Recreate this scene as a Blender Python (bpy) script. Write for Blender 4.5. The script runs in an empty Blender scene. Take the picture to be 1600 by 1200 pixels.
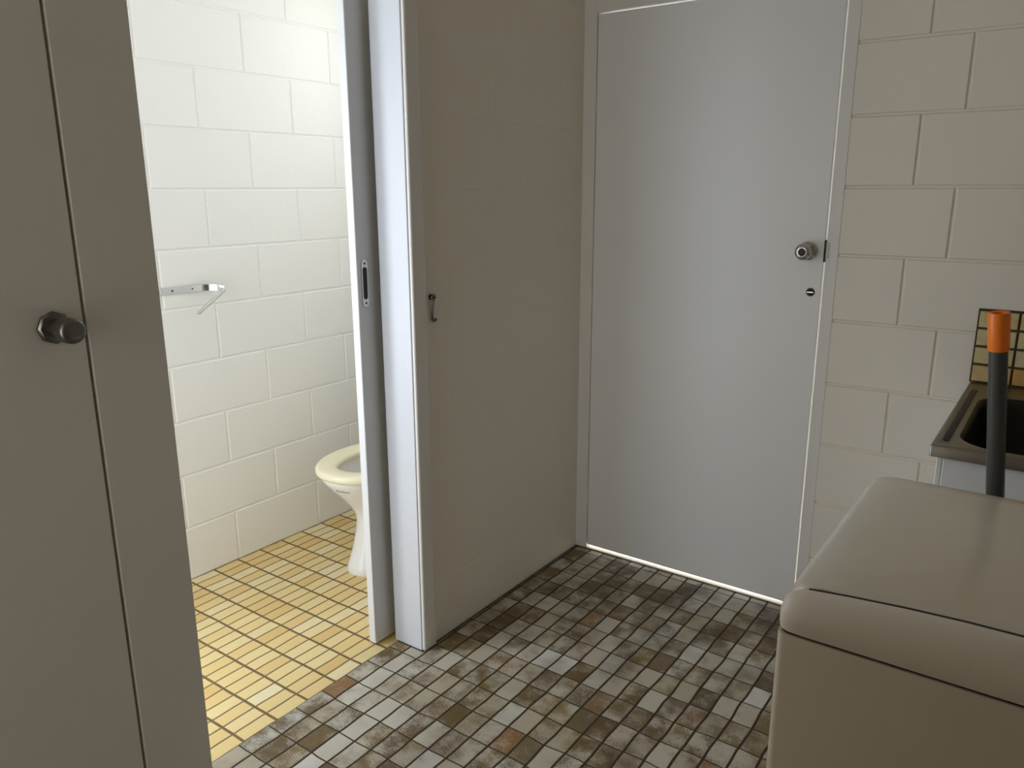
import bpy, bmesh, math, random
from mathutils import Vector, Matrix
random.seed(7)
scene = bpy.context.scene
COL = scene.collection

# ------------------------------------------------------------------ camera
cam_d = bpy.data.cameras.new('camera')
cam_d.sensor_width = 36.0
cam_d.lens = 1227.68 / 1600.0 * 36.0
cam_d.clip_start = 0.02
cam = bpy.data.objects.new('camera', cam_d)
COL.objects.link(cam)
cam.matrix_world = Matrix(((0.8128, -0.1382, 0.5659, 0.0),
                           (0.5825, 0.1983, -0.7882, 0.0),
                           (-0.0033, 0.9703, 0.2417, 1.40),
                           (0, 0, 0, 1)))
scene.camera = cam

# ------------------------------------------------------------------ sky, lights, exposure
world = bpy.data.worlds.new('daylight')
scene.world = world
world.use_nodes = True
bg = world.node_tree.nodes['Background']
bg.inputs['Color'].default_value = (0.80, 0.90, 1.0, 1)
bg.inputs['Strength'].default_value = 2.6

def area(name, loc, rot, sx, sy, power, color):
    d = bpy.data.lights.new(name, 'AREA')
    d.shape = 'RECTANGLE'
    d.size, d.size_y, d.energy, d.color = sx, sy, power, color
    o = bpy.data.objects.new(name, d)
    o.location = loc
    o.rotation_euler = rot
    COL.objects.link(o)
    return o
R90 = math.pi / 2
# daylight through the toilet's high window (in the far wall) 
area('daylight_toilet_window', (-2.06, 2.70, 1.95), (-R90 + 0.75, 0, 0), 0.62, 0.55, 4.8, (0.88, 0.96, 0.92))
# lamp added at an unseen window in the toilet's near end wall
area('added_light_toilet_near', (-2.06, 0.12, 1.05), (R90, 0, 0), 0.66, 1.9, 4.4, (0.74, 0.83, 1.0))
# lamp added at an unseen side window, throwing light through the doorway
area('added_light_toilet_side', (-2.66, 0.62, 1.15), (R90, 0, -R90), 0.52, 1.35, 20.0, (0.84, 0.91, 1.0))

# lamp added behind the viewer to lift the hall and outside door
area('added_light_passage', (-1.15, -1.72, 1.15), (R90, 0, 0), 0.72, 1.7, 14.0, (1.0, 0.97, 0.92))

sun_d = bpy.data.lights.new('sun', 'SUN')
sun_d.energy = 14.0
sun_d.angle = 0.02
sun_d.color = (1.0, 0.95, 0.86)
sun = bpy.data.objects.new('sun', sun_d)
sun.rotation_euler = (-math.radians(40), 0, math.radians(-35))
COL.objects.link(sun)

scene.view_settings.view_transform = 'Standard'
scene.view_settings.look = 'None'
scene.view_settings.gamma = 1.0
scene.view_settings.use_curve_mapping = False
scene.view_settings.exposure = 0.0
scene.cycles.max_bounces = 12
scene.cycles.diffuse_bounces = 8
scene.cycles.glossy_bounces = 6
scene.cycles.use_denoising = True
scene.cycles.sample_clamp_indirect = 6.0
scene.cycles.caustics_reflective = False
scene.cycles.caustics_refractive = False

# ------------------------------------------------------------------ material helpers
class NT:
    def __init__(self, name):
        self.m = bpy.data.materials.new(name)
        self.m.use_nodes = True
        self.t = self.m.node_tree
        self.b = self.t.nodes['Principled BSDF']
    def n(self, typ, **kw):
        nd = self.t.nodes.new(typ)
        for k, v in kw.items():
            setattr(nd, k, v)
        return nd
    def put(self, sock, v):
        if isinstance(v, bpy.types.NodeSocket):
            self.t.links.new(v, sock)
        elif isinstance(v, (tuple, list)) and len(v) == 3 and sock.type == 'RGBA':
            sock.default_value = (*v, 1)
        else:
            sock.default_value = v
    def math(self, op, a, b=0.0, clamp=False):
        nd = self.n('ShaderNodeMath', operation=op, use_clamp=clamp)
        self.put(nd.inputs[0], a)
        self.put(nd.inputs[1], b)
        return nd.outputs[0]
    def mix(self, f, a, b):
        nd = self.n('ShaderNodeMix', data_type='RGBA')
        self.put(nd.inputs[0], f)
        self.put(nd.inputs[6], a)
        self.put(nd.inputs[7], b)
        return nd.outputs[2]
    def ramp(self, f, stops, interp='LINEAR'):
        nd = self.n('ShaderNodeValToRGB')
        cr = nd.color_ramp
        cr.interpolation = interp
        while len(cr.elements) < len(stops):
            cr.elements.new(0.5)
        for e, (p, c) in zip(cr.elements, stops):
            e.position = p
            e.color = (*c, 1) if len(c) == 3 else c
        self.put(nd.inputs[0], f)
        return nd.outputs[0]
    def smooth(self, v, lo, hi):
        nd = self.n('ShaderNodeMapRange', interpolation_type='SMOOTHSTEP')
        self.put(nd.inputs[0], v)
        nd.inputs[1].default_value = lo
        nd.inputs[2].default_value = hi
        return nd.outputs[0]
    def xyz(self):
        g = self.n('ShaderNodeNewGeometry')
        s = self.n('ShaderNodeSeparateXYZ')
        self.t.links.new(g.outputs['Position'], s.inputs[0])
        return g.outputs['Position'], s.outputs[0], s.outputs[1], s.outputs[2]
    def noise(self, vec, scale, detail=2.0, rough=0.5):
        nd = self.n('ShaderNodeTexNoise')
        if vec is not None:
            self.put(nd.inputs['Vector'], vec)
        nd.inputs['Scale'].default_value = scale
        nd.inputs['Detail'].default_value = detail
        nd.inputs['Roughness'].default_value = rough
        return nd.outputs['Fac']
    def comb(self, x, y, z=0.0):
        nd = self.n('ShaderNodeCombineXYZ')
        self.put(nd.inputs[0], x); self.put(nd.inputs[1], y); self.put(nd.inputs[2], z)
        return nd.outputs[0]
    def bump(self, h, strength=0.3, dist=0.002):
        nd = self.n('ShaderNodeBump')
        nd.inputs['Strength'].default_value = strength
        nd.inputs['Distance'].default_value = dist
        self.put(nd.inputs['Height'], h)
        self.t.links.new(nd.outputs[0], self.b.inputs['Normal'])
    def set(self, **kw):
        names = dict(color='Base Color', rough='Roughness', metal='Metallic', spec='Specular IOR Level',
                     coat='Coat Weight', coat_rough='Coat Roughness', trans='Transmission Weight', ior='IOR')
        for k, v in kw.items():
            self.put(self.b.inputs[names[k]], v)
        return self

def paint(name, col, rough=0.45, bump=0.08, scale=60.0, var=0.04, spec=0.5):
    t = NT(name)
    pos, x, y, z = t.xyz()
    n1 = t.noise(pos, 2.3, 3)
    dark = tuple(c * (1 - var) for c in col)
    t.set(color=t.mix(n1, dark, col), rough=rough, spec=spec)
    t.bump(t.noise(pos, scale, 3), bump, 0.003)
    return t.m

def plain(name, col, rough=0.4, metal=0.0, bump=0.02, scale=150.0, spec=0.5):
    t = NT(name)
    pos, *_ = t.xyz()
    n1 = t.noise(pos, 14.0, 2)
    t.set(color=t.mix(n1, tuple(c * 0.93 for c in col), col), rough=rough, metal=metal, spec=spec)
    t.bump(t.noise(pos, scale, 2), bump, 0.001)
    return t.m

M = {}
M['wall_toilet'] = paint('toilet_wall_paint', (0.835, 0.83, 0.815), 0.55, 0.25, 45, 0.03)
M['wall_hall'] = paint('hall_wall_paint', (0.78, 0.722, 0.630), 0.5, 0.25, 45, 0.05)
M['ceiling'] = paint('ceiling_paint', (0.80, 0.78, 0.74), 0.8, 0.1, 40)
M['trim'] = paint('gloss_trim_paint', (0.78, 0.775, 0.765), 0.38, 0.06, 25, 0.03)
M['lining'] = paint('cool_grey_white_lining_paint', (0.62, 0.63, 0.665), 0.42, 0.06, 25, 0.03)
M['leaf'] = paint('sliding_door_paint', (0.755, 0.755, 0.755), 0.4, 0.06, 25, 0.03)
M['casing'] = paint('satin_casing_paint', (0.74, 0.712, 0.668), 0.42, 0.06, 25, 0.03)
M['door'] = paint('satin_door_paint', (0.78, 0.775, 0.765), 0.36, 0.06, 18, 0.02, 0.5)
M['appliance'] = plain('appliance_enamel', (0.76, 0.71, 0.615), 0.17, 0, 0.02, 60)
M['fascia'] = plain('appliance_plastic', (0.84, 0.785, 0.72), 0.33, 0, 0.02, 60)
M['seam'] = plain('seam_shade_and_foot_rubber', (0.03, 0.027, 0.022), 0.7)  # rubber of the feet, and the dark tone standing in for seam shade
M['ceramic'] = plain('white_vitreous_china', (0.84, 0.835, 0.82), 0.12, 0, 0.0)
M['seat'] = plain('cream_seat_plastic', (0.88, 0.82, 0.60), 0.28, 0, 0.0)
M['chrome'] = plain('chrome', (0.72, 0.72, 0.73), 0.16, 1.0, 0.0)
M['satin_steel'] = plain('satin_stainless', (0.33, 0.315, 0.285), 0.33, 1.0, 0.03, 220)
M['knob_steel'] = plain('brushed_knob_steel', (0.52, 0.51, 0.49), 0.26, 1.0, 0.02, 200)
M['dark_steel'] = plain('near_black_steel', (0.040, 0.040, 0.036), 0.32, 0.9, 0.03, 120)  # near-black tone for the basin, far darker than the bench top
M['dull_metal'] = plain('dull_pewter_metal', (0.20, 0.19, 0.175), 0.38, 1.0, 0.03, 120)
M['dark_metal'] = plain('blackened_metal', (0.045, 0.042, 0.038), 0.5, 0.6)
M['black'] = plain('black_void', (0.012, 0.012, 0.012), 0.7)
M['orange'] = plain('orange_plastic', (1.0, 0.235, 0.012), 0.4)
M['shaft'] = plain('dark_grey_shaft', (0.060, 0.063, 0.065), 0.38)
M['cabinet'] = plain('white_cabinet_enamel', (0.76, 0.77, 0.78), 0.35)
M['concrete'] = plain('outdoor_concrete', (0.62, 0.58, 0.52), 0.9, 0, 0.3, 30)
M['sill'] = plain('pale_worn_sill', (0.80, 0.76, 0.68), 0.6)
M['water'] = plain('bowl_water', (0.55, 0.58, 0.58), 0.05)
M['ink'] = plain('printed_ink', (0.20, 0.23, 0.27), 0.6)
M['grout_dark'] = plain('dark_grout', (0.050, 0.035, 0.018), 0.9)
gl = NT('obscure_window_glass'); gl.set(color=(0.95, 0.98, 0.96), rough=0.25, trans=1.0, ior=1.45)
gl.bump(gl.noise(gl.xyz()[0], 70, 2), 0.4, 0.002); M['glass'] = gl.m

def hall_tiles():
    t = NT('mottled_brown_mosaic_tile')
    pos, x, y, z = t.xyz()
    u = t.math('DIVIDE', t.math('ADD', x, 1.072), 0.0591)
    v = t.math('DIVIDE', t.math('SUBTRACT', y, 1.378), 0.0925)
    # the tiles were laid a touch unevenly
    wob = t.noise(pos, 9.0, 1)
    wob2 = t.noise(t.comb(y, x, 3.0), 9.0, 1)
    uw = t.math('ADD', u, t.math('MULTIPLY', t.math('SUBTRACT', wob, 0.5), 0.17))
    vw = t.math('ADD', v, t.math('MULTIPLY', t.math('SUBTRACT', wob2, 0.5), 0.16))
    cu, cv = t.math('FLOOR', uw), t.math('FLOOR', vw)
    fu, fv = t.math('FRACT', uw), t.math('FRACT', vw)
    du = t.math('MULTIPLY', t.math('SUBTRACT', 0.5, t.math('ABSOLUTE', t.math('SUBTRACT', fu, 0.5))), 0.0591)
    dv = t.math('MULTIPLY', t.math('SUBTRACT', 0.5, t.math('ABSOLUTE', t.math('SUBTRACT', fv, 0.5))), 0.0925)
    d = t.math('MINIMUM', t.math('SUBTRACT', du, 0.0030), t.math('SUBTRACT', dv, 0.0017))
    tile = t.smooth(d, -0.0004, 0.0010)
    wn = t.n('ShaderNodeTexWhiteNoise', noise_dimensions='2D')
    t.put(wn.inputs['Vector'], t.comb(cu, cv))
    r1 = wn.outputs['Value']
    sep = t.n('ShaderNodeSeparateColor'); t.t.links.new(wn.outputs['Color'], sep.inputs[0])
    r2, r3 = sep.outputs[1], sep.outputs[2]
    off = t.comb(t.math('MULTIPLY', r1, 71.0), t.math('MULTIPLY', r2, 53.0), t.math('MULTIPLY', r3, 31.0))
    va = t.n('ShaderNodeVectorMath', operation='ADD')
    t.put(va.inputs[0], pos); t.put(va.inputs[1], off)
    p2 = va.outputs[0]
    cream = t.ramp(r2, [(0.0, (0.44, 0.38, 0.28)), (0.45, (0.50, 0.45, 0.355)), (0.8, (0.54, 0.505, 0.42)), (1.0, (0.63, 0.61, 0.55))])
    blot = t.noise(p2, 14.0, 2.5, 0.6)
    speck = t.noise(p2, 260.0, 3, 0.7)
    # share of brown flashing on each tile
    amt = t.ramp(r1, [(0.0, (0.14, 0.14, 0.14)), (0.16, (0.30, 0.30, 0.30)), (0.45, (0.50, 0.50, 0.50)), (0.8, (0.61, 0.61, 0.61)), (1.0, (0.74, 0.74, 0.74))])
    f = t.math('ADD', t.math('ADD', t.math('SUBTRACT', blot, 1.0), amt), t.math('MULTIPLY', t.math('SUBTRACT', speck, 0.5), 0.75))
    f = t.smooth(f, -0.14, 0.24)
    brown = t.ramp(r3, [(0.0, (0.085, 0.052, 0.016)), (0.40, (0.14, 0.085, 0.023)), (0.72, (0.20, 0.135, 0.034)), (0.9, (0.12, 0.090, 0.050)), (1.0, (0.25, 0.115, 0.03))])
    col = t.mix(t.math('MULTIPLY', f, 0.95), cream, brown)
    # old foot-worn dirt drifting over the tiles, thicker near the outside door
    dirt = t.smooth(t.noise(pos, 5.5, 3, 0.6), 0.44, 0.68)
    near = t.smooth(y, 1.55, 2.45)
    dirt = t.math('MULTIPLY', dirt, t.math('ADD', 0.26, t.math('MULTIPLY', near, 0.50)))
    col = t.mix(dirt, col, (0.075, 0.046, 0.015))
    grout = t.mix(t.noise(pos, 30, 2), (0.028, 0.017, 0.008), (0.075, 0.048, 0.022))
    col = t.mix(tile, grout, col)
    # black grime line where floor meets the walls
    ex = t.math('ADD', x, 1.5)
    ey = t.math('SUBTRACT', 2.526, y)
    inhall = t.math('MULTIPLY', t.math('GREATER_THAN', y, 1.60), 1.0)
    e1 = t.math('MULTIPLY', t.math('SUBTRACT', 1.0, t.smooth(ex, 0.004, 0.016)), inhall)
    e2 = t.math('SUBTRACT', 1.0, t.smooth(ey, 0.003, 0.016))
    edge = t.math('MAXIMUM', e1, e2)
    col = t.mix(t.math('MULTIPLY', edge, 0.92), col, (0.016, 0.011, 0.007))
    t.set(color=col, rough=t.mix(tile, (0.9, 0.9, 0.9), (0.42, 0.42, 0.42)), spec=0.4)
    t.bump(t.math('ADD', tile, t.math('MULTIPLY', speck, 0.08)), 0.5, 0.0015)
    return t.m

def yellow_tiles():
    t = NT('yellow_finger_mosaic_tile')
    pos, x, y, z = t.xyz()
    wob = t.noise(pos, 8.0, 1)
    u = t.math('DIVIDE', t.math('ADD', x, 1.601), 0.0477)
    v = t.math('DIVIDE', t.math('SUBTRACT', y, 1.130), 0.105)
    u = t.math('ADD', u, t.math('MULTIPLY', t.math('SUBTRACT', wob, 0.5), 0.17))
    v = t.math('ADD', v, t.math('MULTIPLY', t.math('SUBTRACT', t.noise(t.comb(y, x, 5.0), 8.0, 1), 0.5), 0.05))
    cu, cv = t.math('FLOOR', u), t.math('FLOOR', v)
    fu, fv = t.math('FRACT', u), t.math('FRACT', v)
    du = t.math('MULTIPLY', t.math('SUBTRACT', 0.5, t.math('ABSOLUTE', t.math('SUBTRACT', fu, 0.5))), 0.0477)
    dv = t.math('MULTIPLY', t.math('SUBTRACT', 0.5, t.math('ABSOLUTE', t.math('SUBTRACT', fv, 0.5))), 0.105)
    d = t.math('MINIMUM', t.math('SUBTRACT', du, 0.0024), t.math('SUBTRACT', dv, 0.0038))
    tile = t.smooth(d, -0.0005, 0.0012)
    wn = t.n('ShaderNodeTexWhiteNoise', noise_dimensions='2D')
    t.put(wn.inputs['Vector'], t.comb(cu, cv))
    col = t.ramp(wn.outputs['Value'], [(0.0, (0.66, 0.45, 0.17)), (0.18, (0.72, 0.53, 0.23)), (0.5, (0.76, 0.60, 0.28)), (0.8, (0.77, 0.64, 0.34)), (1.0, (0.80, 0.71, 0.46))])
    st = t.noise(pos, 55.0, 3, 0.6)
    col = t.mix(t.math('MULTIPLY', st, 0.28), col, (0.60, 0.40, 0.16))
    grout = t.mix(t.noise(pos, 40, 2), (0.13, 0.080, 0.032), (0.22, 0.15, 0.07))
    col = t.mix(tile, grout, col)
    t.set(color=col, rough=t.mix(tile, (0.9, 0.9, 0.9), (0.40, 0.40, 0.40)), spec=0.4)
    t.bump(t.math('ADD', tile, t.math('MULTIPLY', st, 0.1)), 0.5, 0.0015)
    return t.m
M['hall_tile'] = hall_tiles()
M['yellow_tile'] = yellow_tiles()

def splash_tile():
    t = NT('splashback_glazed_tile')
    pos, x, y, z = t.xyz()
    u = t.math('FLOOR', t.math('DIVIDE', t.math('ADD', x, 0.207), 0.0985))
    v = t.math('FLOOR', t.math('DIVIDE', t.math('SUBTRACT', z, 0.862), 0.0512))
    wn = t.n('ShaderNodeTexWhiteNoise', noise_dimensions='2D')
    t.put(wn.inputs['Vector'], t.comb(u, v))
    c = t.ramp(wn.outputs['Value'], [(0.0, (0.56, 0.47, 0.25)), (0.35, (0.62, 0.50, 0.24)), (0.7, (0.58, 0.52, 0.31)), (1.0, (0.62, 0.34, 0.10))])
    c = t.mix(t.math('MULTIPLY', t.smooth(t.noise(pos, 34, 3), 0.42, 0.75), 0.55), c, (0.42, 0.28, 0.09))
    t.set(color=c, rough=0.3)
    return t.m
M['splash'] = splash_tile()

# ------------------------------------------------------------------ mesh helpers
def link(name, bm, mats, parent=None, smooth=False, bevel=0.0, seg=2, auto=35):
    bmesh.ops.recalc_face_normals(bm, faces=bm.faces)
    me = bpy.data.meshes.new(name)
    bm.to_mesh(me); bm.free()
    for m in (mats if isinstance(mats, (list, tuple)) else [mats]):
        me.materials.append(m)
    o = bpy.data.objects.new(name, me)
    COL.objects.link(o)
    if parent is not None:
        o.parent = parent
        o.matrix_parent_inverse = Matrix.Identity(4)
        o.location = -ORIGIN.get(parent.name, Vector())
    if bevel > 0:
        md = o.modifiers.new('bevel', 'BEVEL')
        md.width = bevel; md.segments = seg; md.limit_method = 'ANGLE'; md.angle_limit = math.radians(40)
        md.harden_normals = False
    if smooth or bevel > 0:
        for p in me.polygons:
            p.use_smooth = True
        try:
            me.set_sharp_from_angle(angle=math.radians(auto))
        except Exception:
            pass
    return o
ORIGIN = {}

def empty(name, loc, rz=0.0):
    o = bpy.data.objects.new(name, None)
    o.empty_display_size = 0.05
    o.location = loc
    o.rotation_euler = (0, 0, rz)
    COL.objects.link(o)
    return o

def tag(o, label, cat, kind=None, group=None):
    o['label'] = label; o['category'] = cat
    if kind: o['kind'] = kind
    if group: o['group'] = group
    return o

def lookup(o, label):
    o['label'] = label
    return o

def box(bm, x0, x1, y0, y1, z0, z1, mat=0):
    vs = [bm.verts.new(p) for p in ((x0, y0, z0), (x1, y0, z0), (x1, y1, z0), (x0, y1, z0), (x0, y0, z1), (x1, y0, z1), (x1, y1, z1), (x0, y1, z1))]
    for f in ((0, 3, 2, 1), (4, 5, 6, 7), (0, 1, 5, 4), (1, 2, 6, 5), (2, 3, 7, 6), (3, 0, 4, 7)):
        fc = bm.faces.new([vs[i] for i in f]); fc.material_index = mat

def frame_of(d):
    d = Vector(d).normalized()
    a = Vector((0, 0, 1)) if abs(d.z) < 0.9 else Vector((1, 0, 0))
    u = d.cross(a).normalized()
    return u, d.cross(u).normalized(), d

def lathe(bm, base, axis, prof, n=32, mat=0, sides=None):
    """prof: list of (distance along axis, radius)"""
    u, w, d = frame_of(axis)
    base = Vector(base)
    rings = []
    for h, r in prof:
        rings.append([bm.verts.new(base + d * h + (u * math.cos(2 * math.pi * k / n) + w * math.sin(2 * math.pi * k / n)) * max(r, 1e-5)) for k in range(n)])
    for a, b in zip(rings, rings[1:]):
        for k in range(n):
            f = bm.faces.new((a[k], a[(k + 1) % n], b[(k + 1) % n], b[k])); f.material_index = mat
    bm.faces.new(rings[0]).material_index = mat
    bm.faces.new(rings[-1][::-1]).material_index = mat

def tube(bm, pts, r, n=12, mat=0, flat=None):
    """swept tube; r a number or list; flat = (half_w along hint axis, half_h)"""
    pts = [Vector(p) for p in pts]
    rs = r if isinstance(r, (list, tuple)) else [r] * len(pts)
    rings = []
    prev = None
    for i, p in enumerate(pts):
        d = (pts[min(i + 1, len(pts) - 1)] - pts[max(i - 1, 0)]).normalized()
        if prev is None:
            u, w, _ = frame_of(d)
        else:
            u = (prev - d * prev.dot(d)).normalized(); w = d.cross(u)
        prev = u
        rings.append([bm.verts.new(p + (u * math.cos(2 * math.pi * k / n) + w * math.sin(2 * math.pi * k / n)) * rs[i]) for k in range(n)])
    for a, b in zip(rings, rings[1:]):
        for k in range(n):
            bm.faces.new((a[k], a[(k + 1) % n], b[(k + 1) % n], b[k])).material_index = mat
    bm.faces.new(rings[0]).material_index = mat
    bm.faces.new(rings[-1][::-1]).material_index = mat

def loft(bm, rings, cap0=True, cap1=True, mat=0, closed=False):
    vr = [[bm.verts.new(p) for p in r] for r in rings]
    n = len(vr[0])
    pairs = list(zip(vr, vr[1:]))
    if closed:
        pairs.append((vr[-1], vr[0]))
    for a, b in pairs:
        for k in range(n):
            bm.faces.new((a[k], a[(k + 1) % n], b[(k + 1) % n], b[k])).material_index = mat
    if not closed:
        if cap0: bm.faces.new(vr[0]).material_index = mat
        if cap1: bm.faces.new(vr[-1][::-1]).material_index = mat

def strip(bm, pts, hw, th, up=(0, 0, 1), mat=0):
    """flat strip swept along pts: width 2*hw along `up`, thickness th"""
    pts = [Vector(p) for p in pts]; up = Vector(up)
    rings = []
    for i, p in enumerate(pts):
        d = (pts[min(i + 1, len(pts) - 1)] - pts[max(i - 1, 0)]).normalized()
        nrm = d.cross(up).normalized()
        rings.append([p + up * hw + nrm * th / 2, p + up * hw - nrm * th / 2, p - up * hw - nrm * th / 2, p - up * hw + nrm * th / 2])
    loft(bm, rings, mat=mat)

def subtract(rects, hole):
    out = []
    hu0, hu1, hz0, hz1 = hole
    for (u0, u1, z0, z1, fl) in rects:
        if hu0 >= u1 or hu1 <= u0 or hz0 >= z1 or hz1 <= z0:
            out.append((u0, u1, z0, z1, fl)); continue
        L, Rr, Bt, T = fl
        if hu0 > u0: out.append((u0, hu0, z0, z1, (L, False, Bt, T)))
        if hu1 < u1: out.append((hu1, u1, z0, z1, (False, Rr, Bt, T)))
        a, b = max(u0, hu0), min(u1, hu1)
        if hz0 > z0: out.append((a, b, z0, hz0, (L and a == u0, Rr and b == u1, Bt, False)))
        if hz1 < z1: out.append((a, b, hz1, z1, (L and a == u0, Rr and b == u1, False, T)))
    return out

def block_wall(name, P0, U, N, length, height, joint_odd, joint_even, mat, holes=(), thick=0.10, depth=0.0035, gap=0.006, sl=0.004):
    """painted concrete block wall: every block face stands proud of tooled mortar grooves. u runs along U from P0, N is the outward face normal"""
    P0, U, N = Vector(P0), Vector(U), Vector(N)
    bm = bmesh.new()
    P = lambda u, z, d: P0 + U * u + Vector((0, 0, z)) + N * d
    k = 0
    z = 0.0
    while z < height - 1e-6:
        zt = min(z + 0.2, height)
        j = joint_odd if k % 2 else joint_even
        j = j - math.ceil(j / 0.4) * 0.4
        u = j
        while u < length - 1e-6:
            a, b = max(u, 0), min(u + 0.4, length)
            if b - a > 0.012:
                rects = [(a, b, z, zt, (u >= 0, u + 0.4 <= length, True, zt < height - 1e-6))]
                for h in holes:
                    rects = subtract(rects, h)
                for (r0, r1, s0, s1, (L, Rr, Bt, T)) in rects:
                    if r1 - r0 < 1e-4 or s1 - s0 < 1e-4: continue
                    q0, q1, t0, t1 = r0, r1, s0, s1
                    i0 = gap if L else 0; i1 = gap if Rr else 0; i2 = gap if Bt else 0; i3 = gap if T else 0
                    w = (r1 - r0); hh = (s1 - s0)
                    if w < 0.04: i0 = i1 = 0
                    if hh < 0.04: i2 = i3 = 0
                    g = 0.35
                    o4 = [(q0, t0, -depth), (q1, t0, -depth), (q1, t1, -depth), (q0, t1, -depth)]
                    m4 = [(q0 + i0 * g, t0 + i2 * g, -depth), (q1 - i1 * g, t0 + i2 * g, -depth), (q1 - i1 * g, t1 - i3 * g, -depth), (q0 + i0 * g, t1 - i3 * g, -depth)]
                    n4 = [(q0 + i0, t0 + i2, 0), (q1 - i1, t0 + i2, 0), (q1 - i1, t1 - i3, 0), (q0 + i0, t1 - i3, 0)]
                    A = [bm.verts.new(P(*p)) for p in o4]
                    B = [bm.verts.new(P(*p)) for p in m4]
                    Cc = [bm.verts.new(P(*p)) for p in n4]
                    for i in range(4):
                        jn = (i + 1) % 4
                        for X, Y in ((A, B), (B, Cc)):
                            try: bm.faces.new((X[i], X[jn], Y[jn], Y[i]))
                            except ValueError: pass
                    bm.faces.new(Cc)
            u += 0.4
        z = zt; k += 1
    # body of the wall behind the faces
    rects = [(0, length, 0, height, (False,) * 4)]
    for h in holes:
        rects = subtract(rects, h)
    for (r0, r1, s0, s1, _) in rects:
        vs = [bm.verts.new(P(u, zz, d)) for d in (-depth - 0.0005, -thick) for (u, zz) in ((r0, s0), (r1, s0), (r1, s1), (r0, s1))]
        for f in ((0, 1, 2, 3), (4, 7, 6, 5), (0, 4, 5, 1), (1, 5, 6, 2), (2, 6, 7, 3), (3, 7, 4, 0)):
            bm.faces.new([vs[i] for i in f])
    bmesh.ops.remove_doubles(bm, verts=bm.verts, dist=1e-6)
    me_o = link(name, bm, mat)
    return me_o

# ------------------------------------------------------------------ the setting
FARY = 2.528      # face of the wall with the outside door
HX = -1.50        # hall face of the wall between hall and toilet
TX = -1.612       # toilet face of that wall
BX = -2.505       # long toilet wall
TY0 = 0.30        # near end of the toilet
RX, BY = 1.00, -1.60
CH = 2.40

bm = bmesh.new(); box(bm, -1.60, RX, BY, 2.60, -0.10, 0.0)
fl = link('floor', bm, M['hall_tile'])
tag(fl, 'cream and brown mottled mosaic tile floor of the hall', 'floor', 'structure')
bm = bmesh.new(); box(bm, BX - 0.1, -1.60, TY0 - 0.1, FARY + 0.1, -0.10, 0.0)
fl2 = link('floor_toilet', bm, M['yellow_tile'])
tag(fl2, 'yellow finger tile floor of the toilet room', 'floor', 'structure')
bm = bmesh.new(); box(bm, BX - 0.9, RX + 0.1, BY - 0.1, FARY + 0.70, CH, CH + 0.1)  # overhang past the far wall is an added eave keeping sun out
tag(link('ceiling', bm, M['ceiling']), 'plain painted ceiling above both rooms', 'ceiling', 'structure')

# long toilet wall (faces the doorway)
w = block_wall('wall_toilet_long', (BX, TY0, 0), (0, 1, 0), (1, 0, 0), FARY - TY0, CH, 1.863 - TY0, 1.663 - TY0, M['wall_toilet'], holes=[(0.05, 0.60, 0.45, 1.85)])
tag(w, 'bright white painted block wall inside the toilet room', 'wall', 'structure')
# toilet far end wall with its high window
win = (0.28, 0.92, 1.62, 2.22)
w = block_wall('wall_toilet_far', (BX, FARY, 0), (1, 0, 0), (0, -1, 0), TX - BX, CH, 0.2, 0.0, M['wall_toilet'], holes=[win])
tag(w, 'white block end wall behind the toilet with a high window', 'wall', 'structure')
win2 = (0.10, 0.80, 0.06, 2.04)
w = block_wall('wall_toilet_near', (BX, TY0, 0), (1, 0, 0), (0, 1, 0), TX - BX, CH, 0.2, 0.0, M['wall_toilet'], holes=[win2])
tag(w, 'white block near end wall of the toilet room', 'wall', 'structure')

def window(name, cx, cz, y, wd, ht, label):
    bm = bmesh.new()
    t = 0.025
    x0, x1, z0, z1 = cx - wd / 2, cx + wd / 2, cz - ht / 2, cz + ht / 2
    box(bm, x0, x1, y - 0.02, y + 0.02, z0, z0 + t); box(bm, x0, x1, y - 0.02, y + 0.02, z1 - t, z1)
    box(bm, x0, x0 + t, y - 0.02, y + 0.02, z0 + t, z1 - t); box(bm, x1 - t, x1, y - 0.02, y + 0.02, z0 + t, z1 - t)
    o = link(name, bm, M['trim'])
    tag(o, label, 'window', 'structure')
    return o

window('window_1', BX + 0.60, 1.92, FARY + 0.05, 0.64, 0.60, 'high white framed window in the toilet end wall')
window('added_window_2', BX + 0.45, 1.05, TY0 - 0.05, 0.70, 1.98, 'added unseen full height window frame in the near toilet wall')  # added frame, out of view, around the near lamp's opening

# wall between hall and toilet: block part beside the outside door, lintel, near part
JR, JL = 1.612, 0.866
w = block_wall('wall_left', (HX, FARY, 0), (0, -1, 0), (1, 0, 0), FARY - JR, CH, FARY - 2.18, FARY - 1.98, M['wall_hall'], thick=HX - TX, depth=0.0008)
tag(w, 'shaded painted block wall between toilet doorway and outside door', 'wall', 'structure')
bm = bmesh.new()
box(bm, TX, HX, JL - 0.008, JR, 2.06, CH)
box(bm, TX, -1.53, BY, JL - 0.008, 0, CH)
box(bm, -1.53, HX, -0.06, 0.712, 2.035, CH)
box(bm, -1.53, HX, BY, -0.06, 0, CH)
box(bm, -1.53, HX, 0.712, 0.86, 2.06, CH)
w = link('wall_left_near', bm, M['wall_hall'])
tag(w, 'plain wall above and beside the cupboard door', 'wall', 'structure')

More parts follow.
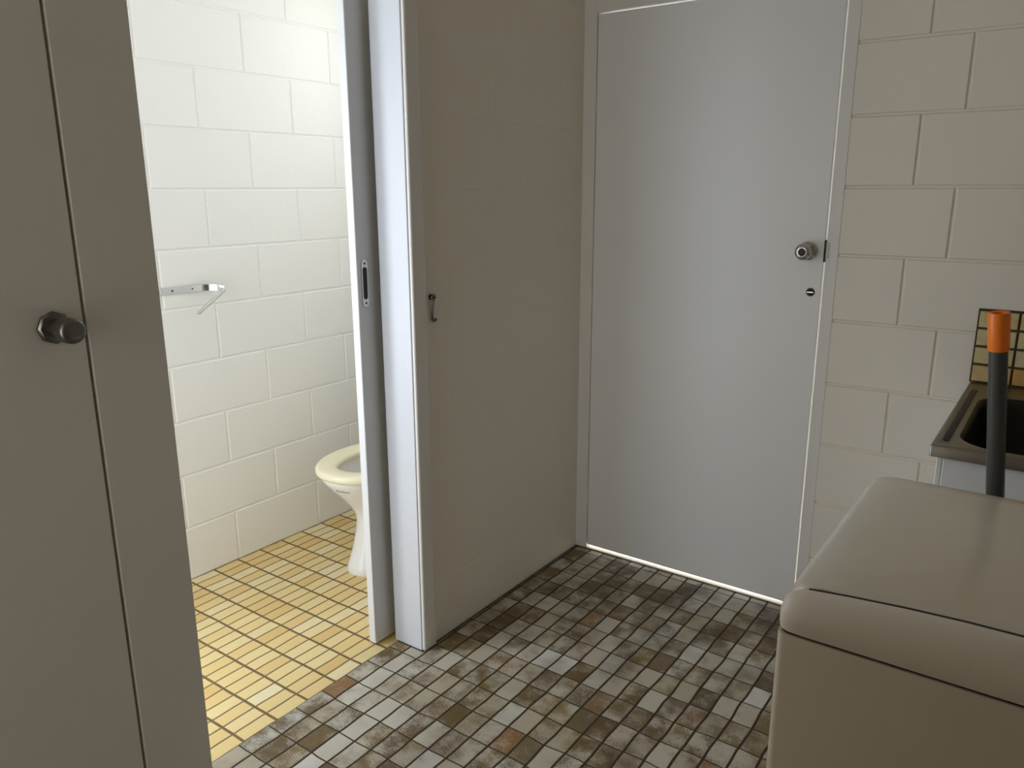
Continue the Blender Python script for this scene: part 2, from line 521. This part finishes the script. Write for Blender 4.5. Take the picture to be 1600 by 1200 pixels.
# far wall with the outside door
dh = (-1.503 + 1.512, -0.597 + 1.512, 0.0, 2.05)
w = block_wall('wall_back', (-1.512, FARY, 0), (1, 0, 0), (0, -1, 0), RX + 1.512, CH, -0.411 + 1.512, -0.305 + 1.512, M['wall_hall'], holes=[dh], depth=0.005)
tag(w, 'cream painted concrete block wall right of the outside door', 'wall', 'structure')
bm = bmesh.new(); box(bm, RX, RX + 0.1, BY, FARY, 0, CH)
tag(link('wall_right', bm, M['wall_hall']), 'painted wall right of the washing machine', 'wall', 'structure')
bm = bmesh.new()
box(bm, -0.95, RX + 0.1, BY - 0.1, -0.36, 0, CH)  # partition added to keep the passage light off the machine front
box(bm, -1.6, -1.45, BY - 0.1, BY, 0, CH)
box(bm, -1.45, -0.65, BY - 0.1, BY, 2.05, CH)
tag(link('added_wall_front', bm, M['wall_hall']), 'added unseen walls behind the viewer that shape the passage light', 'wall', 'structure')
def side_window(name, x, y0, y1, z0, z1, label):
    bm = bmesh.new()
    t = 0.025
    box(bm, x - 0.02, x + 0.02, y0, y1, z0, z0 + t); box(bm, x - 0.02, x + 0.02, y0, y1, z1 - t, z1)
    box(bm, x - 0.02, x + 0.02, y0, y0 + t, z0 + t, z1 - t); box(bm, x - 0.02, x + 0.02, y1 - t, y1, z0 + t, z1 - t)
    o = link(name, bm, M['trim'])
    return tag(o, label, 'window', 'structure')
side_window('added_window_3', BX - 0.05, TY0 + 0.05, TY0 + 0.60, 0.45, 1.85, 'added unseen window frame in the long toilet wall')  # added frame, out of view, around the side lamp's opening

# outside ground
bm = bmesh.new(); box(bm, -6, 6, FARY + 0.11, 9, -0.15, -0.015)
tag(link('ground', bm, M['concrete']), 'pale concrete ground outside the door', 'ground', 'structure')

# trim: outside door frame
bm = bmesh.new()
box(bm, -1.5030, -1.4500, FARY - 0.0012, FARY + 0.10, 0, 2.05)
box(bm, -0.6335, -0.5970, FARY - 0.0012, FARY + 0.10, 0, 2.05)
box(bm, -1.4500, -0.6335, FARY - 0.006, FARY + 0.10, 1.979, 2.05)
tag(link('trim_1', bm, M['casing'], bevel=0.002), 'painted timber frame around the outside door', 'door frame', 'structure')
bm = bmesh.new(); box(bm, -1.4500, -0.6335, FARY - 0.002, FARY + 0.11, 0.0, 0.004)
tag(link('trim_4', bm, M['sill'], bevel=0.0015), 'pale sill strip under the outside door', 'door sill', 'structure')

# trim: right side lining of the toilet doorway and its architrave
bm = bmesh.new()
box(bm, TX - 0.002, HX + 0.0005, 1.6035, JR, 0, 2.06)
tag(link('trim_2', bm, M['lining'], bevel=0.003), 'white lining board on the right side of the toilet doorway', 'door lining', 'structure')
bm = bmesh.new()
box(bm, HX - 0.004, HX + 0.011, 1.6065, 1.662, 0, 2.12)
tag(link('trim_3', bm, M['casing'], bevel=0.005, seg=3), 'narrow architrave between toilet doorway and shaded block wall', 'architrave', 'structure')
# trim: wide board between the cupboard door and the toilet doorway
bm = bmesh.new()
box(bm, -1.53, HX + 0.011, 0.7148, JL, 0, 2.10)
box(bm, TX - 0.002, -1.53, JL - 0.008, JL, 0, 2.06)
tag(link('trim_5', bm, M['casing'], bevel=0.003), 'wide grey shaded jamb board between cupboard door and toilet doorway', 'door jamb', 'structure')

# ------------------------------------------------------------------ outside door
d1 = empty('door_1', (-1.4475, FARY, 0.0))
ORIGIN['door_1'] = Vector((-1.4475, FARY, 0.0))
tag(d1, 'flat white outside door with round steel knob and light showing under it', 'door', 'structure')
bm = bmesh.new(); box(bm, -1.4475, -0.6390, FARY, FARY + 0.030, 0.016, 1.9735)
link('door_panel', bm, M['door'], d1, bevel=0.0015)
# knob with rose and keyed cylinder
KX, KZ = -0.688, 1.209
kn = bmesh.new()
lathe(kn, (KX, FARY, KZ), (0, -1, 0), [(0.0, 0.0275), (0.004, 0.0285), (0.008, 0.027), (0.011, 0.020), (0.013, 0.0125), (0.026, 0.0115), (0.030, 0.016), (0.036, 0.0225), (0.044, 0.0255), (0.053, 0.0250), (0.060, 0.0215), (0.063, 0.017), (0.0635, 0.012), (0.0615, 0.011)], 40)
knob = link('door_knob', kn, M['knob_steel'], d1, smooth=True, auto=50)
lookup(knob, 'round steel knob')
b2 = bmesh.new()
lathe(b2, (KX, FARY - 0.061, KZ), (0, -1, 0), [(0, 0.011), (0.002, 0.0105), (0.0025, 0.0085), (0.001, 0.007)], 24)
box(b2, KX - 0.001, KX + 0.001, FARY - 0.0632, FARY - 0.061, KZ - 0.005, KZ + 0.005)
cyl = link('key_cylinder', b2, M['dark_metal'], None, smooth=True)
cyl.parent = knob
# lower deadlock cylinder: round escutcheon with a slot plate
LX, LZ = -0.6695, 1.083
b3 = bmesh.new()
lathe(b3, (LX, FARY, LZ), (0, -1, 0), [(0, 0.0135), (0.002, 0.013), (0.003, 0.0105), (0.0015, 0.0095)], 28)
lock = link('deadlock', b3, M['dull_metal'], d1, smooth=True)
lookup(lock, 'small round lock cylinder')
b4 = bmesh.new()
lathe(b4, (LX, FARY - 0.001, LZ), (0, -1, 0), [(0, 0.0100), (0.0025, 0.0095)], 20)
k2 = link('keyway', b4, M['black']); k2.parent = lock
b4 = bmesh.new()
box(b4, LX - 0.0095, LX + 0.0095, FARY - 0.0055, FARY - 0.003, LZ - 0.0014, LZ + 0.0014)
k3 = link('slot_bar', b4, M['chrome']); k3.parent = lock
# latch in the door edge and hinges
b5 = bmesh.new(); box(b5, -0.6395, -0.6340, FARY - 0.0022, FARY + 0.02, KZ - 0.031, KZ + 0.034)
link('latch', b5, M['black'], d1)
for hz in (0.24, 1.705):
    b6 = bmesh.new()
    lathe(b6, (-1.4492, FARY - 0.004, hz - 0.045), (0, 0, 1), [(0, 0.003), (0.001, 0.0042), (0.029, 0.0042), (0.030, 0.0036), (0.031, 0.0042), (0.059, 0.0042), (0.060, 0.0036), (0.061, 0.0042), (0.089, 0.0042), (0.090, 0.003)], 14)
    link('hinge', b6, M['casing'], d1, smooth=True)
# strike plate on the frame
b7 = bmesh.new()
box(b7, -0.6325, -0.6240, FARY - 0.0026, FARY - 0.0010, KZ - 0.020, KZ + 0.028)
box(b7, -0.6335, -0.6325, FARY - 0.0026, FARY + 0.015, KZ - 0.026, KZ + 0.030)
tag(link('strike_plate', b7, M['dull_metal']), 'small metal strike plate on the frame beside the round door knob', 'strike plate')

# ------------------------------------------------------------------ sliding toilet door
d2 = empty('door_2', (-1.652, 1.541, 0.0))
ORIGIN['door_2'] = Vector((-1.652, 1.541, 0.0))
tag(d2, 'white sliding toilet door pushed back behind the wall with slim finger pull', 'door', 'structure')
bm = bmesh.new(); box(bm, -1.667, -1.638, 1.541, 2.30, 0.006, 2.05)
link('door_leaf', bm, M['leaf'], d2, bevel=0.0035, seg=3)
FX, FY, FZ = -1.638, 1.5685, 1.140
def stadium(cy, cz, hw, hh, x, n=10):
    r = hw
    pts = []
    for k in range(n + 1):
        a = math.pi * k / n
        pts.append(Vector((x, cy + r * math.cos(a), cz + hh - r + r * math.sin(a))))
    for k in range(n + 1):
        a = math.pi + math.pi * k / n
        pts.append(Vector((x, cy + r * math.cos(a), cz - hh + r + r * math.sin(a))))
    return pts
bm = bmesh.new()
loft(bm, [stadium(FY, FZ, 0.0125, 0.068, FX - 0.0005), stadium(FY, FZ, 0.0125, 0.068, FX + 0.0012), stadium(FY, FZ, 0.0118, 0.067, FX + 0.0020),
          stadium(FY, FZ, 0.0085, 0.047, FX + 0.0020), stadium(FY, FZ, 0.0072, 0.045, FX + 0.0006)], True, False)
pull = link('finger_pull', bm, M['chrome'], d2, smooth=True)
lookup(pull, 'slim recessed metal finger pull')
bm = bmesh.new()
loft(bm, [stadium(FY, FZ, 0.0076, 0.046, FX + 0.0004), stadium(FY, FZ, 0.0070, 0.045, FX + 0.0009)])
rc = link('recess', bm, M['dark_metal']); rc.parent = pull
for s in (-1, 1):
    bm = bmesh.new(); lathe(bm, (FX + 0.0015, FY, FZ + s * 0.056), (1, 0, 0), [(0, 0.0034), (0.0008, 0.0034), (0.0014, 0.0022), (0.0014, 0.0)], 14)
    sc = link('screw', bm, M['dark_metal'], smooth=True); sc.parent = pull

# ------------------------------------------------------------------ cupboard door (left edge of the picture)
d3 = empty('door_3', (HX, 0.709, 0.0))
ORIGIN['door_3'] = Vector((HX, 0.709, 0.0))
tag(d3, 'grey shaded cupboard door with pewter knob at the left edge', 'door', 'structure')
bm = bmesh.new(); box(bm, -1.524, HX + 0.011, -0.055, 0.7095, 0.008, 2.03)
link('door_panel', bm, M['casing'], d3, bevel=0.0015)
NY, NZ = 0.656, 1.159
NX = HX + 0.011
bm = bmesh.new()
lathe(bm, (NX, NY, NZ), (1, 0, 0), [(0.0, 0.030), (0.006, 0.030), (0.010, 0.0265), (0.012, 0.0175)], 8)
rose = link('rose', bm, M['dull_metal'], d3, bevel=0.0012)
lookup(rose, 'eight sided pewter rose')
bm = bmesh.new()
lathe(bm, (NX + 0.010, NY, NZ), (1, 0, 0), [(0, 0.0175), (0.014, 0.0170), (0.022, 0.0182), (0.030, 0.0210), (0.042, 0.0228), (0.058, 0.0230), (0.064, 0.0212), (0.0665, 0.0170), (0.067, 0.010), (0.066, 0.0)], 36)
lookup(link('door_knob', bm, M['dull_metal'], d3, smooth=True, auto=50), 'round pewter knob')

# ------------------------------------------------------------------ small cabin hook on the architrave edge
HYk, HZk = 1.690, 1.098
ORIGIN['cabin_hook'] = Vector((HX, HYk, HZk))
hk = empty('cabin_hook', (HX, HYk, HZk))
tag(hk, 'small dark metal cabin hook hanging on the shaded wall beside the doorway', 'hook')
bm = bmesh.new()
lathe(bm, (HX, HYk, HZk), (1, 0, 0), [(0, 0.0085), (0.002, 0.0085), (0.003, 0.006)], 20)
tube(bm, [(HX + 0.002, HYk, HZk), (HX + 0.010, HYk, HZk), (HX + 0.013, HYk + 0.003, HZk)], 0.0028, 10)
link('screw_eye', bm, M['dark_metal'], hk, smooth=True)
bm = bmesh.new()
ring = [(HX + 0.0105, HYk + 0.0075 * math.cos(a), HZk + 0.0075 * math.sin(a)) for a in [math.pi * 2 * k / 16 + math.pi * 1.5 for k in range(17)]]
tube(bm, ring, 0.0024, 8)
tube(bm, [(HX + 0.0105, HYk, HZk - 0.0075), (HX + 0.008, HYk, HZk - 0.03), (HX + 0.006, HYk - 0.001, HZk - 0.052), (HX + 0.006, HYk + 0.001, HZk - 0.064),
          (HX + 0.006, HYk + 0.006, HZk - 0.070), (HX + 0.006, HYk + 0.013, HZk - 0.069), (HX + 0.006, HYk + 0.0155, HZk - 0.063)], [0.0033, 0.0033, 0.0033, 0.0033, 0.0035, 0.0035, 0.003], 10)
link('hook_arm', bm, M['dull_metal'], hk, smooth=True)

# ------------------------------------------------------------------ toilet roll holder
ORIGIN['toilet_roll_holder'] = Vector((BX, 1.56, 1.06))
th = empty('toilet_roll_holder', (BX, 1.56, 1.06))
tag(th, 'empty chrome toilet roll holder on the white toilet wall', 'toilet roll holder')
bm = bmesh.new()
strip(bm, [(BX + 0.002, 1.455, 1.064), (BX + 0.002, 1.51, 1.064), (BX + 0.003, 1.56, 1.064), (BX + 0.006, 1.60, 1.064), (BX + 0.016, 1.628, 1.064), (BX + 0.034, 1.646, 1.063), (BX + 0.056, 1.655, 1.062), (BX + 0.075, 1.655, 1.060)], 0.0115, 0.003)
bracket = link('bracket', bm, M['chrome'], th, bevel=0.0008)
for yy in (1.50, 1.575):
    bm = bmesh.new(); lathe(bm, (BX + 0.003, yy, 1.064), (1, 0, 0), [(0, 0.0045), (0.0015, 0.0045), (0.003, 0.003)], 14)
    s = link('screw', bm, M['dull_metal'], smooth=True); s.parent = bracket; s.location = (0, 0, 0)
    s.matrix_parent_inverse = Matrix.Translation(ORIGIN['toilet_roll_holder']).inverted() if False else Matrix.Identity(4)
bm = bmesh.new()
tube(bm, [(BX + 0.070, 1.654, 1.058), (BX + 0.074, 1.640, 1.048), (BX + 0.078, 1.545, 0.990), (BX + 0.078, 1.540, 0.987)], [0.0062, 0.0062, 0.0062, 0.005], 14)
link('roll_bar', bm, M['chrome'], th, smooth=True)

# ------------------------------------------------------------------ toilet
TXC = -2.045
ORIGIN['toilet'] = Vector((TXC, 2.1, 0))
to = empty('toilet', (TXC, 2.1, 0))
tag(to, 'white toilet with cream seat half hidden behind the sliding door', 'toilet')
def oval(cx, yf, yb, hw, z, n=48, e=2.3):
    cy, hl = (yf + yb) / 2, (yb - yf) / 2
    out = []
    for k in range(n):
        a = 2 * math.pi * k / n
        c, s = math.cos(a), math.sin(a)
        ee = e
        x = hw * math.copysign(abs(c) ** (2 / ee), c)
        y = hl * math.copysign(abs(s) ** (2 / 2.0), s)
        out.append(Vector((cx + x, cy + y, z)))
    return out
bm = bmesh.new()
ped = [(0.0, 1.828, 2.36, 0.122), (0.012, 1.826, 2.36, 0.123), (0.03, 1.836, 2.35, 0.117), (0.09, 1.858, 2.34, 0.105), (0.15, 1.874, 2.33, 0.097), (0.195, 1.880, 2.33, 0.095),
       (0.225, 1.874, 2.33, 0.099), (0.26, 1.852, 2.33, 0.113), (0.30, 1.818, 2.33, 0.134), (0.34, 1.780, 2.33, 0.155), (0.372, 1.754, 2.33, 0.170), (0.388, 1.746, 2.33, 0.175), (0.395, 1.749, 2.33, 0.173),
       (0.395, 1.781, 2.24, 0.135), (0.37, 1.791, 2.22, 0.126), (0.30, 1.835, 2.17, 0.10), (0.22, 1.91, 2.12, 0.06)]
loft(bm, [oval(TXC, yf, yb, hw, z) for z, yf, yb, hw in ped])
bowl = link('bowl', bm, M['ceramic'], to, smooth=True, auto=60)
bm = bmesh.new()
loft(bm, [oval(TXC, 1.90, 2.10, 0.070, 0.240), oval(TXC, 1.90, 2.10, 0.070, 0.246)])
w_ = link('water', bm, M['water']); w_.parent = bowl
bm = bmesh.new()
# small maker's mark printed under the front of the rim
o_yf, o_yb, o_hw, zz = 1.752, 2.33, 0.1625, 0.356
cyy, hll = (o_yf + o_yb) / 2, (o_yb - o_yf) / 2
for a0, rr in ((-1.52, 0.0055), (-1.44, 0.0038), (-1.37, 0.0060), (-1.29, 0.0040)):
    pts = []
    for k in range(15):
        b = 2 * math.pi * k / 14 * 0.85
        a = a0 + rr * math.cos(b) / 0.14
        zq = zz + rr * 0.7 * math.sin(b)
        fr = (zq - 0.34) / 0.032
        yf = 1.780 + (1.754 - 1.780) * fr; hwq = 0.155 + 0.015 * fr
        c, s = math.cos(a), math.sin(a)
        pts.append((TXC + hwq * math.copysign(abs(c) ** (2 / 2.3), c), (yf + 2.33) / 2 + (2.33 - yf) / 2 * s - 0.0004, zq))
    tube(bm, pts, 0.0009, 6)
mk = link('printed_mark', bm, M['ink']); mk.parent = bowl
# seat
bm = bmesh.new()
o = lambda z, d: oval(TXC, 1.734 + d, 2.22 - d, 0.188 - d, z)
i_ = lambda z, d: oval(TXC, 1.812 - d, 2.13 + d, 0.108 + d, z)
loft(bm, [o(0.397, 0.004), o(0.403, 0.0), o(0.414, 0.0), o(0.421, 0.004), o(0.424, 0.012), o(0.4245, 0.03), i_(0.422, 0.018), i_(0.418, 0.004), i_(0.410, 0.0), i_(0.400, 0.002), i_(0.397, 0.008)], closed=True)
link('seat', bm, M['seat'], to, smooth=True, auto=60)
bm = bmesh.new()
lid = []
for z in (0.425, 0.44, 0.55, 0.68, 0.77, 0.81, 0.828):
    hw = {0.425: 0.10, 0.44: 0.15, 0.55: 0.185, 0.68: 0.175, 0.77: 0.135, 0.81: 0.085, 0.828: 0.03}[z]
    y = 2.245 + (z - 0.425) * 0.14
    lid.append([Vector((TXC - hw, y - 0.008, z)), Vector((TXC + hw, y - 0.008, z)), Vector((TXC + hw, y + 0.008, z)), Vector((TXC - hw, y + 0.008, z))])
loft(bm, lid)
link('lid', bm, M['seat'], to, bevel=0.004)
bm = bmesh.new(); box(bm, TXC - 0.20, TXC + 0.20, 2.345, 2.515, 0.62, 0.96)
cis = link('cistern', bm, M['ceramic'], to, bevel=0.02, seg=4)
bm = bmesh.new(); box(bm, TXC - 0.208, TXC + 0.208, 2.338, 2.520, 0.961, 0.990)
cl = link('cistern_lid', bm, M['ceramic'], None, bevel=0.008, seg=3); cl.parent = cis
bm = bmesh.new(); lathe(bm, (TXC, 2.43, 0.989), (0, 0, 1), [(0, 0.02), (0.006, 0.02), (0.008, 0.017)], 20)
bt = link('flush_button', bm, M['chrome'], None, smooth=True); bt.parent = cis
bm = bmesh.new(); tube(bm, [(TXC, 2.43, 0.625), (TXC, 2.43, 0.45), (TXC, 2.42, 0.36), (TXC, 2.37, 0.31), (TXC, 2.30, 0.30)], 0.024, 16)
link('flush_pipe', bm, M['ceramic'], to, smooth=True)

# ------------------------------------------------------------------ washing machine
AX, AY = -0.274, 1.012
AW, AD = 0.60, 0.585
wm = empty('washing_machine', (AX, AY, 0))
tag(wm, 'white washing machine with plain crowned top in the right foreground', 'washing machine')
def local(o, parent):
    o.parent = parent; return o
def rrect(x0, x1, y0, y1, r, z, n=6):
    pts = []
    for (cx, cy, a0) in ((x1 - r, y1 - r, 0), (x0 + r, y1 - r, 90), (x0 + r, y0 + r, 180), (x1 - r, y0 + r, 270)):
        for k in range(n + 1):
            a = math.radians(a0 + 90 * k / n)
            pts.append(Vector((cx + r * math.cos(a), cy + r * math.sin(a), z)))
    return pts
bm = bmesh.new()
loft(bm, [rrect(0.0, AW, 0.0, AD, 0.012, 0.035), rrect(0.0, AW, 0.0, AD, 0.012, 0.798)])
local(link('cabinet', bm, M['appliance'], None, smooth=True, auto=30), wm)
bm = bmesh.new()
loft(bm, [rrect(0.004, AW - 0.004, 0.004, AD - 0.004, 0.012, 0.796), rrect(0.004, AW - 0.004, 0.004, AD - 0.004, 0.012, 0.802)])
local(link('seam_shade_strip', bm, M['seam']), wm)  # dark strip in the lower seam, standing in for its shade
def crown(x):
    q = (x - AW / 2) / (AW / 2)
    return 0.020 * (1 - q * q)
# front fascia: rounded strip running the whole width (section in y,z), ends rounded
def fascia_sec(x, inset):
    c = crown(x)
    pts = [(0.0 + inset, 0.8025), (-0.004 + inset, 0.815), (-0.003 + inset, 0.828 + c * 0.4), (0.004 + inset, 0.841 + c * 0.8 - inset * 0.5), (0.014 + inset * 0.8, 0.850 + c - inset * 0.9), (0.025, 0.8535 + c - inset * 1.1), (0.0315, 0.8535 + c - inset * 1.2), (0.0335, 0.850 + c - inset * 1.2), (0.034, 0.8025)]
    return [Vector((x, y, z)) for y, z in pts]
bm = bmesh.new()
xs = [0.0, 0.003, 0.008, 0.016, 0.028, 0.045, 0.08, 0.15, 0.22, 0.30, 0.38, 0.45, 0.52, 0.555, 0.572, 0.584, 0.592, 0.597, 0.60]
def ins(x):
    e = min(x, AW - x)
    r = 0.028
    return 0.0 if e >= r else r * 0.62 * (1 - math.sqrt(max(0, 1 - ((r - e) / r) ** 2)))
loft(bm, [fascia_sec(x, ins(x)) for x in xs])
local(link('front_fascia', bm, M['fascia'], None, smooth=True, auto=50), wm)
bm = bmesh.new()
def seam_shade_sec(x):
    c = crown(x)
    return [Vector((x, 0.0335, 0.804)), Vector((x, 0.0395, 0.804)), Vector((x, 0.0395, 0.8525 + c)), Vector((x, 0.0335, 0.8525 + c))]
loft(bm, [seam_shade_sec(x) for x in (0.03, 0.08, 0.15, 0.22, 0.30, 0.38, 0.45, 0.52, 0.57)])
local(link('seam_shade_strip', bm, M['seam']), wm)  # dark strip added inside the gap to draw its shade as a line
# top panel: crowned plate with softly rolled edges
bm = bmesh.new()
def top_ring(off, dz):
    r = max(0.006, 0.030 - off)
    pts = rrect(off, AW - off, 0.0392 + off * 0.05, AD - off, 0.030 if off < 0.02 else 0.02, 0.0)
    for p in pts:
        p.z = 0.8545 + crown(p.x) + dz
    return pts
def top_ring_flat(off, z):
    pts = rrect(off, AW - off, 0.0385 + off * 0.10, AD - off, 0.030, z)
    return pts
nx, ny = 30, 10
rings = [top_ring_flat(0.0, 0.8025), top_ring(0.0, -0.020), top_ring(0.003, -0.010), top_ring(0.009, -0.003), top_ring(0.018, 0.0)]
vr = [[bm.verts.new(p) for p in r] for r in rings]
n = len(vr[0])
for a, b in zip(vr, vr[1:]):
    for k in range(n):
        bm.faces.new((a[k], a[(k + 1) % n], b[(k + 1) % n], b[k]))
bm.faces.new(vr[0])
# crowned deck: strips of points matched on front and back edges
deck = []
off = 0.018
xs2 = [0.0375 + (AW - 0.075) * k / 24 for k in range(25)]
y0d, y1d = 0.0385 + off * 0.10, AD - off
cent = bm.verts.new((AW / 2, (y0d + y1d) / 2, 0.8545 + crown(AW / 2)))
last = vr[-1]
inner_prev = last
for s in (0.85, 0.7, 0.55, 0.4, 0.25, 0.12):
    ring_v = []
    for v in last:
        x = AW / 2 + (v.co.x - AW / 2) * s; y = (y0d + y1d) / 2 + (v.co.y - (y0d + y1d) / 2) * s
        ring_v.append(bm.verts.new((x, y, 0.8545 + crown(x))))
    for k in range(n):
        bm.faces.new((inner_prev[k], inner_prev[(k + 1) % n], ring_v[(k + 1) % n], ring_v[k]))
    inner_prev = ring_v
for k in range(n):
    bm.faces.new((inner_prev[k], inner_prev[(k + 1) % n], cent))
local(link('top_panel', bm, M['appliance'], None, smooth=True, auto=60), wm)
for (fx, fy) in ((0.05, 0.05), (AW - 0.05, 0.05), (0.05, AD - 0.05), (AW - 0.05, AD - 0.05)):
    bm = bmesh.new(); lathe(bm, (fx, fy, 0), (0, 0, 1), [(0, 0.022), (0.012, 0.022), (0.014, 0.012), (0.036, 0.012)], 16)
    local(link('foot', bm, M['seam'], None, smooth=True), wm)

# ------------------------------------------------------------------ laundry tub
SX0, SX1, SY0, SY1, SZ = -0.208, 0.36, 1.835, FARY - 0.004, 0.862
tb = empty('laundry_tub', (SX0, SY0, 0))
tag(tb, 'stainless steel laundry sink on a white cabinet behind the washing machine', 'laundry sink')
L = lambda x, y, z: Vector((x - SX0, y - SY0, z))
bm = bmesh.new()
x0, x1, y0, y1 = SX0 + 0.014, SX1 - 0.014, SY0 + 0.016, SY1 - 0.02
for b in ((x0, x0 + 0.012, y0, y1), (x1 - 0.012, x1, y0, y1), (x0 + 0.012, x1 - 0.012, y0, y0 + 0.012), (x0 + 0.012, x1 - 0.012, y1 - 0.012, y1)):
    box(bm, b[0] - SX0, b[1] - SX0, b[2] - SY0, b[3] - SY0, 0.06, 0.834)
box(bm, x0 + 0.02 - SX0, x1 - 0.02 - SX0, y0 + 0.04 - SY0, y1 - SY0, 0.0, 0.06)
cab = local(link('cabinet', bm, M['cabinet'], None, bevel=0.002), tb)
bm = bmesh.new(); box(bm, x0 + 0.02 - SX0, x1 - 0.02 - SX0, y0 - 0.014 - SY0, y0 - 0.0005 - SY0, 0.09, 0.70)
cd = link('cabinet_door', bm, M['cabinet'], None, bevel=0.003); cd.parent = tb
# bench top with pressed basin: outer rim -> deck -> basin walls
def rr(x0, x1, y0, y1, r, z):
    return [Vector((p.x - SX0, p.y - SY0, p.z)) for p in rrect(x0, x1, y0, y1, r, z, 8)]
bm = bmesh.new()
bx0, bx1, by0, by1 = -0.160, 0.312, 1.885, 2.385
loft(bm, [rr(SX0, SX1, SY0, SY1, 0.004, 0.835), rr(SX0, SX1, SY0, SY1, 0.004, SZ - 0.004), rr(SX0 + 0.003, SX1 - 0.003, SY0 + 0.003, SY1 - 0.003, 0.004, SZ),
          rr(SX0 + 0.012, SX1 - 0.012, SY0 + 0.012, SY1 - 0.012, 0.01, SZ - 0.0005), rr(SX0 + 0.016, SX1 - 0.016, SY0 + 0.016, SY1 - 0.06, 0.02, SZ - 0.004),
          rr(bx0 - 0.006, bx1 + 0.006, by0 - 0.006, by1 + 0.006, 0.085, SZ - 0.005)], cap0=False, cap1=False)
local(link('bench_top', bm, M['satin_steel'], None, smooth=True, auto=45), tb)
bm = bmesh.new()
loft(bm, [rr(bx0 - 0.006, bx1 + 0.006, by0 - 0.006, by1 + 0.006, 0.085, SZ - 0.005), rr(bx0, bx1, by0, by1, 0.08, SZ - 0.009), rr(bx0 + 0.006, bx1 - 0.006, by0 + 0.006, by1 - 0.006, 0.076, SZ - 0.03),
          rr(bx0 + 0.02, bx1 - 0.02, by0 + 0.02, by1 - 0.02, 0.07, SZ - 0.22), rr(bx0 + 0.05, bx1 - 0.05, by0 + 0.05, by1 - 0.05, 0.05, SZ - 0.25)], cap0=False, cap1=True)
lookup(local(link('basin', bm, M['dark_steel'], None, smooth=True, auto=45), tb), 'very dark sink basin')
bm = bmesh.new()
loft(bm, [rr(-0.194, -0.178, 1.892, 2.44, 0.0075, SZ - 0.0036), rr(-0.192, -0.180, 1.894, 2.438, 0.0055, SZ - 0.0028)])
local(link('side_channel', bm, M['dark_metal'], None, smooth=True), tb)
bm = bmesh.new(); lathe(bm, L((bx0 + bx1) / 2, (by0 + by1) / 2, SZ - 0.25), (0, 0, 1), [(0, 0.04), (0.002, 0.04), (0.0025, 0.03), (0.001, 0.028)], 24)
local(link('waste', bm, M['chrome'], None, smooth=True), tb)

# tiled splashback on the wall behind the tub
bm = bmesh.new()
px, pz, zb = 0.0985, 0.0512, 0.8625
box(bm, -0.2095, 0.39, FARY - 0.006, FARY + 0.001, zb, zb + 4 * pz + 0.004, 1)
for i in range(6):
    for j in range(4):
        a, b = -0.2055 + i * px, -0.2055 + (i + 1) * px - 0.005
        c, d = zb + j * pz + 0.0035, zb + (j + 1) * pz - 0.002
        y_ = FARY - 0.0105
        vs0 = [bm.verts.new(p) for p in ((a, FARY - 0.006, c), (b, FARY - 0.006, c), (b, FARY - 0.006, d), (a, FARY - 0.006, d))]
        e = 0.002
        vs1 = [bm.verts.new(p) for p in ((a + e, y_, c + e), (b - e, y_, c + e), (b - e, y_, d - e), (a + e, y_, d - e))]
        for k in range(4):
            bm.faces.new((vs0[k], vs0[(k + 1) % 4], vs1[(k + 1) % 4], vs1[k]))
        bm.faces.new(vs1)
sp = link('splashback', bm, [M['splash'], M['grout_dark']])
tag(sp, 'yellow and brown tiled splashback on the block wall above the laundry sink', 'splashback')

# ------------------------------------------------------------------ pole leaning in the gap behind the washing machine
top, bot = Vector((-0.1045, 1.640, 1.182)), Vector((0.012, 1.745, 0.0))
ax = (top - bot).normalized(); Lp = (top - bot).length
ORIGIN['broom_handle'] = bot.copy()
bp = empty('broom_handle', bot)
tag(bp, 'dark grey pole with orange end cap standing between washing machine and sink', 'broom handle')
bm = bmesh.new(); lathe(bm, bot, ax, [(0, 0.0155), (Lp - 0.07, 0.0155)], 24)
link('shaft', bm, M['shaft'], bp, smooth=True, auto=50)
bm = bmesh.new(); lathe(bm, bot, ax, [(Lp - 0.0705, 0.0165), (Lp - 0.066, 0.0175), (Lp - 0.004, 0.0182), (Lp, 0.0165), (Lp - 0.001, 0.011), (Lp - 0.012, 0.010)], 28)
lookup(link('end_cap', bm, M['orange'], bp, smooth=True, auto=50), 'orange plastic end cap')

# children of parts were built in world coordinates: give them their thing's offset once
bpy.context.view_layer.update()
